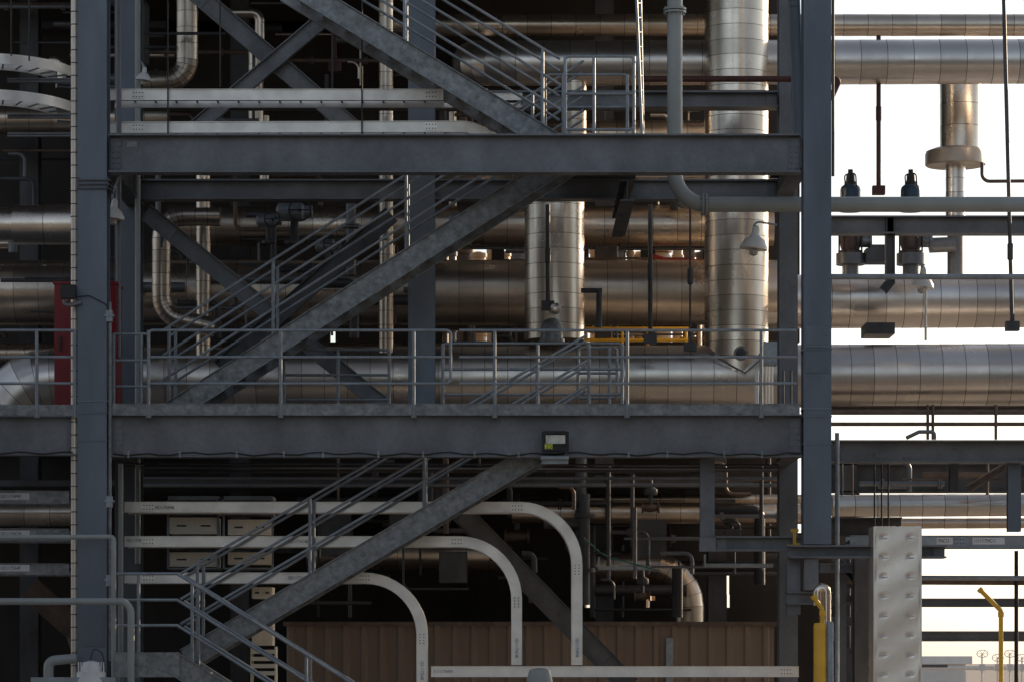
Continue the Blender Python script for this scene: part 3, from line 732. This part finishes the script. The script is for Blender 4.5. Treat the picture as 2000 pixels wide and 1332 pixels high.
a=P(1054,1332,-1);b=B();b.rev(a-Z*.1,Z,[(0,.17),(.12,.18),(.2,.16),(.27,.14),(.29,.08),(.3,0)],24);ob(b,'hood',PIPEW,e)
b=B();b.tube([(a.x,-1,0),(a.x,-1,a.z-.1)],.04,10,X);ob(b,'post',GALVL,e)
# ---------------------------------------------------------------- relief valves
for x in(1661,1779):
    e=thing('relief_valve','dark blue relief valve with weathered body on the pipe','valve',P(x,520,7.2),'blue relief valves')
    def R(y0,prof,m,nm):
        b=B();b.rev(P(x,y0,7.2),Z,[(W(a,7.2),W(r,7.2)) for a,r in prof],24);ob(b,nm,m,e)
    R(414,[(0,22),(6,22),(6,20),(42,20),(48,18),(52,13)],BLV,'bonnet')
    R(364,[(0,12),(8,12),(8,9),(22,8),(24,5),(32,5)],BLK,'cap')
    b=B();b.tube(fillet([P(x-10,360,7),P(x-12,342,7),P(x+10,338,7),P(x+12,366,7)],.05,3),.012,6);ob(b,'lever',BLK,e)
    R(495,[(0,24),(4,24),(4,17),(14,20),(30,22),(38,22),(38,27),(46,27)],PINK,'valve_body')
    for s in(-22,-12,12,22):
        b=B();b.tube([P(x+s,492,7.0),P(x+s,440,7.0)],.014,6,X);ob(b,'stud',BLK,e)
    R(524,[(-14,16),(6,16),(6,28),(28,28),(28,24)],GALV,'flange')
    b=B();b.rev(P(x+20,472,7.2),X,[(0,W(14)),(W(18),W(14)),(W(18),W(20)),(W(24),W(20))],20);ob(b,'outlet',STRG,e)
b=B();b.pbox(1692,1740,485,512,7,7.4);b.pbox(1700,1732,478,485,7,7.4);ob(b,'spring_support',DARK,label='dark spring support block between the valves',cat='support')
b=B();b.pbox(1692,1748,630,652,6.6,7.4);ob(b,'pipe_shoe',DARK,label='dark pipe shoe under the clad pipe',cat='support')
b=B();b.sweep([P(1738,425,3.6),P(1738,552,3.6),P(1725,568,3.6)],Ip(.14,.16),Y);ob(b,'bracket',DARK,label='dark hooked bracket hanging from the beam',cat='bracket')
beam(1622,2500,424,459,3.6,label='galvanised beam under the relief valves',ends=(False,False))
beam(1622,2500,860,904,2.4,label='weathered rust stained beam of the pipe rack',ends=(True,False),m=mat('rust_stained_galvanised',(0.18,0.182,0.187),0.5,0.3,0.35,1.5,1,0.05,20,rust=0.35,rustcol=(0.10,0.065,0.04)))
beam(1622,2500,792,803,6,m=RUSTM,label='rusty slender beam under the large pipe',ends=(False,False),bf=.12)
beam(1622,2500,906,962,7,m=DARK,label='dark deep beam behind the pipe rack',ends=(False,False))
beam(1622,1760,1010,1048,5,m=DARK,label='dark beam behind the metal duct',ends=(False,False))
column(1980,25,905,1038,2.6,label='short hanging steel post under the rack beam',dep=.18)
column(1862,16,905,960,3,label='short dark drop post under the rack beam',m=DARK,dep=.18)
beam(1640,2500,1168,1185,6,label='dull rail beam in the rack background',bf=.1,ends=(False,False))
beam(1620,2500,1232,1252,8,label='thin dull beam in the rack background',bf=.1,ends=(False,False))
beam(1600,1705,1162,1182,3,m=DARK,label='short dark beam beside the duct',bf=.1,ends=(False,False))
beam(1600,1705,1100,1118,2.2,m=GALV,label='short galvanised beam beside the duct',bf=.15)
beam(1600,1705,1204,1222,3.2,m=GALV,label='short galvanised beam beside the duct',bf=.15)
beam(1540,1845,1065,1090,0.0,label='galvanised transfer beam under the tall column',bf=.42,ends=(True,True))
column(1583,28,1092,1152,0,label='short stub post hanging under the transfer beam',dep=.25,m=GALV)
column(1549,26,1090,1200,.3,label='short stub post beside the transfer beam',dep=.25,m=GALV)
column(1645,14,1090,1332,2.6,z0=0,label='slender grey post beside the duct',dep=.15,m=GALV)
beam(1535,1625,1155,1180,.2,m=GALV,label='short galvanised beam stub near the ground',ends=(True,False))
column(1685,36,1075,1332,1.6,z0=0,label='dark steel support post behind the duct',m=DARK,dep=.3)
column(1655,34,900,1332,7,z0=0,label='dark steel support post behind the duct',m=DARK,dep=.3)
b=B();b.sweep([P(1890,955,4),P(1965,910,4)],Ip(.12,.12),Y);ob(b,'diagonal_strut',RUSTM,label='rusty diagonal strut under the beam',cat='strut')
column(1381,28,897,1076,.5,label='galvanised hanging post below the walkway beam',m=GALV,dep=.2)
beam(1396,1568,1047,1076,.5,label='galvanised hanging beam below the walkway',ends=(True,True))
b=B();b.pbox(1366,1398,1050,1076,.3,.38);ob(b,'joint_plate',GALV,label='bolted joint plate at the hanging frame corner',cat='plate')
b=B();b.pbox(1549,1555,1036,1066,.2,.25);b.pbox(1545,1560,1032,1038,.19,.26);b.pbox(1538,1552,1063,1068,.2,.25);b.pbox(1555,1563,1060,1064,.2,.25);ob(b,'eyewash_nozzle',YEL,label='small yellow eyewash nozzle on the hanging beam',cat='nozzle')
for (x0,y0,x1,y1) in((1590,1166,1606,1190),(1915,1152,1955,1192)):
    e=thing('yellow_vent_pipe','yellow gooseneck vent pipe with angled tip','vent pipe',Vector((P(x1,0,-.6).x,-.6,0)),'yellow vent pipes')
    b=B();b.tube(fillet([P(x0,y0,-.6),P(x1,y1,-.6),Vector((P(x1,0,-.6).x,-.6,0))],.06,4),W(4.5),12);ob(b,'pipe_run',YEL,e)
    b=B();a=P(x1,y1+8,-.6);b.rev(a-Z*.03,Z,[(0,W(6)),(.07,W(6))],12);ob(b,'coupling',YEL,e)
    b=B();b.rev(P(x0,y0,-.6),(P(x0,y0,-.6)-P(x1,y1,-.6)),[(-.02,W(6)),(.03,W(6))],12);ob(b,'tip_collar',YEL,e)
e=thing('yellow_bollard','yellow painted pipe guard standing on the ground','bollard',Vector((P(1601,0,-.8).x,-.8,0)))
b=B();a=P(1601,1216,-.8);b.rev(Vector((a.x,-.8,0)),Z,[(0,W(12)),(a.z-.03,W(12)),(a.z,W(10))],20);ob(b,'post',YEL,e)
b=B();b.rev(Vector((P(1621,0,-.8).x,-.8,0)),Z,[(0,W(7)),(a.z,W(7)),(a.z+.02,W(5))],16);ob(b,'conduit',GALVL,e)
pipe([(1597,1182,-.35),(1597,1148,-.35),(1614,1148,-.35),(1614,1400,-.35)],9,CLADB,'short silver elbow vent pipe beside the yellow guard',br=.06,seg=16)
# sheet-metal duct
e=thing('sheet_metal_duct','tall pale sheet metal cover with rows of clips','duct',P(1753,1600,-.5))
e.location.z=0;ORI[e.name].z=0
a=P(1708,1027,-.5);c=P(1798,1027,-.5)
b=B();nx=30;nz=240
for j in range(nz+1):
    for i in range(nx+1):
        z=a.z*(j/nz);u=i/nx;py=HZ-(z-ZC)*S
        dy=.0022*math.sin(py*.03+u*2)+.0016*math.sin(py*.09+u*5+1)
        for cxu in(.2,.78):
            ph=((py-1050)/38);dy+=.010*math.exp(-((u-cxu)/.055)**2)*math.exp(-((ph-round(ph))/.09)**2)
        b.v.append(Vector((a.x+(c.x-a.x)*u,-.505+dy*(0<i<nx),z+(random.uniform(-.005,.005) if j==nz else 0))))
for j in range(nz):
    for i in range(nx):
        k=j*(nx+1)+i;b.face((k,k+1,k+nx+2,k+nx+1))
ob(b,'front_sheet',SHEET,e)
b=B();b.box(a.x+.003,c.x-.003,-.48,.1,0,a.z-.02);b.box(a.x-.015,a.x,-.52,.1,0,a.z-.005);b.box(c.x,c.x+.015,-.52,.1,0,a.z-.005);ob(b,'side_return',SHEET,e)
for i in range(9):
    for s in(1726,1778):
        b=B();q=P(s,1050+i*38,-.52);b.box(q.x-.055,q.x+.055,-.535,-.49,q.z-.008,q.z+.006);b.box(q.x-.06,q.x-.045,-.545,-.53,q.z-.02,q.z+.015);ob(b,'clip',LITE,e)
for yy in(1142,1256):
    b=B();q=P(1708,yy,-.5);b.box(a.x,c.x,-.514,-.49,q.z-.006,q.z+.006);ob(b,'sheet_seam',SHEET,e)
b=B();pts=[]
for i in range(60):
    px=222+i*(1562-222)/59
    pts.append(P(px,886+2.2*math.sin(i*1.7)+1.5*math.sin(i*.6),-.17))
b.sweep(pts,circ(.012,6),Y);ob(b,'draped_cable',BLK,label='black cable draped along the beam flange',cat='cable')
b=B();pts=[P(-200+i*18,884+2*math.sin(i*1.3),-.17) for i in range(20)];b.sweep(pts,circ(.012,6),Y);ob(b,'draped_cable',BLK,label='black cable draped along the side beam',cat='cable')
for i in range(14):
    px=262+i*95+random.uniform(-14,14);b=B();b.pbox(px,px+4,880,893,-.18,-.155);ob(b,'cable_clip',STRG,label='small steel cable clip on the beam flange',cat='clip',group='cable clips')
pipe([(1140,1050,3),(1180,1085,3),(1290,1115,3)],1.5,TEAL,'teal earthing wire slung beside the tray',br=.6)
for x0,x1,y in((1168,1272,1105),(1375,1510,1100)):
    b=B();b.pbox(x0,x1,y,y+7,5,5.4);b.pbox(x0,x0+4,y-18,y,5,5.1);ob(b,'equipment_shelf',GALVL,label='pale steel shelf in the dim bay',cat='shelf')
for (x,y,s) in((575,415,1),(525,432,.7),(905,430,.8),(640,480,.7),(460,560,.6)):
    e=thing('motor_valve','grey motorised valve with handwheel beside the stair','valve',P(x,y+60,5),'motorised valves')
    a=P(x,y,5);
    b=B();b.rev(a-X*.28*s,X,[(0,.08*s),(.04*s,.14*s),(.4*s,.14*s),(.44*s,.1*s),(.56*s,.1*s)],18);ob(b,'motor_body',GALVL,e)
    b=B();b.rev(a-Z*.5*s,Z,[(0,.16*s),(.05*s,.16*s),(.05*s,.07*s),(.4*s,.06*s)],18);ob(b,'yoke',DARK,e)
    b=B();w=[a+Vector((math.cos(i/16*6.283)*.17*s+.1*s,-.25,math.sin(i/16*6.283)*.17*s)) for i in range(17)];b.tube(w,.014,6,Y)
    b.tube([a+Vector((.1*s-.17*s,-.25,0)),a+Vector((.27*s,-.25,0))],.01,6);b.tube([a+Vector((.1*s,-.27,0)),a+Vector((.1*s,0,0))],.02,6,Z);ob(b,'handwheel',DARK,e)
for i,x in enumerate((1478,1496,1502,1508,1530,1545)):
    dd=.35+i*.15
    b=B();b.tube([P(x,795,dd),P(x,712 if i in(1,2,3) else 724,dd)],.016 if i else .03,10);ob(b,'stored_pole',DARK if i in(4,5) else WHITE,label='thin upright pale conduit at the walkway end',cat='conduit',group='upright conduits at the walkway end')
b=B();b.pbox(1492,1518,667,712,.1,.35);b.pbox(1495,1515,671,708,.09,.1);ob(b,'junction_box',GALVL,label='small grey electrical box on the railing',cat='junction box')
e=thing('pale_flat_building','distant low pale building with ribbed wall','building',P(1848,1332,80))
e.location.z=0;ORI[e.name].z=0
b=B();a=P(1800,1296,80);c=P(1886,1296,80);b.box(a.x,c.x,80,95,-.05,a.z)
for i in range(24):
    x=a.x+(c.x-a.x)*i/24;b.box(x,x+.08,79.93,80.02,0,a.z-.3)
ob(b,'wall',CONC,e)
b=B();b.box(a.x-.2,c.x+.2,79.6,95.2,a.z,a.z+.3);ob(b,'roof',CONC,e)
for i,x in enumerate((1918,1948,1972,1996)):
    d=70;e=thing('pipeline_valve','distant pale pipeline valve with handwheel','valve',Vector((P(x,0,d).x,d,0)),'distant handwheel valves')
    y=1276+(i%2)*8;a=P(x,y,d)
    b=B();b.tube([Vector((a.x,d,0)),a],.03,8,X);q=P(x,1296,d);b.box(q.x-.1,q.x+.1,d-.1,d+.1,q.z-.25,q.z);ob(b,'stem',HAZE,e)
    b=B();w=[a+Vector((math.cos(k/20*6.283)*.2,-.1,math.sin(k/20*6.283)*.13)) for k in range(21)];b.tube(w,.014,6,Y)
    for k in range(3):
        an=k*math.pi/3;v=Vector((math.cos(an)*.2,0,math.sin(an)*.13));b.tube([a-Y*.1-v,a-Y*.1+v],.009,6,Y)
    ob(b,'handwheel',HAZE,e)
pipe([(1800,1304,72),(2300,1304,72)],4,HAZE,'distant pale pipeline above the ground')
# ---------------------------------------------------------------- light
w=bpy.data.worlds.new('World');scene.world=w;w.use_nodes=True
nt=w.node_tree;bg=nt.nodes['Background'];sk=nt.nodes.new('ShaderNodeTexSky');sk.sky_type='NISHITA';sk.sun_disc=False
EL=math.radians(17);AZ=math.radians(40)
sk.sun_elevation=EL;sk.sun_rotation=AZ;sk.dust_density=1.8;sk.air_density=1.0;sk.ozone_density=2.0
hs=nt.nodes.new('ShaderNodeHueSaturation');hs.inputs['Saturation'].default_value=0.5
nt.links.new(sk.outputs[0],hs.inputs['Color']);nt.links.new(hs.outputs[0],bg.inputs['Color']);bg.inputs['Strength'].default_value=0.15
sl=bpy.data.lights.new('sun','SUN');sl.energy=4.5;sl.angle=math.radians(0.6);sl.color=(1,.74,.48)
so=bpy.data.objects.new('sun',sl);COL.objects.link(so)
sv=Vector((math.sin(AZ)*math.cos(EL),math.cos(AZ)*math.cos(EL),math.sin(EL)))
so.rotation_euler=sv.to_track_quat('Z','Y').to_euler()
cam=bpy.data.cameras.new('camera');co=bpy.data.objects.new('camera',cam);COL.objects.link(co)
co.location=(0,-D,ZC);co.rotation_euler=(math.radians(90),0,0)
cam.sensor_width=36;cam.sensor_fit='HORIZONTAL';cam.lens=36*D/(2000/S);cam.shift_y=(HZ-666)/2000;cam.clip_end=5000;cam.clip_start=.5
scene.camera=co
scene.view_settings.view_transform='Standard';scene.view_settings.look='None';scene.view_settings.exposure=0
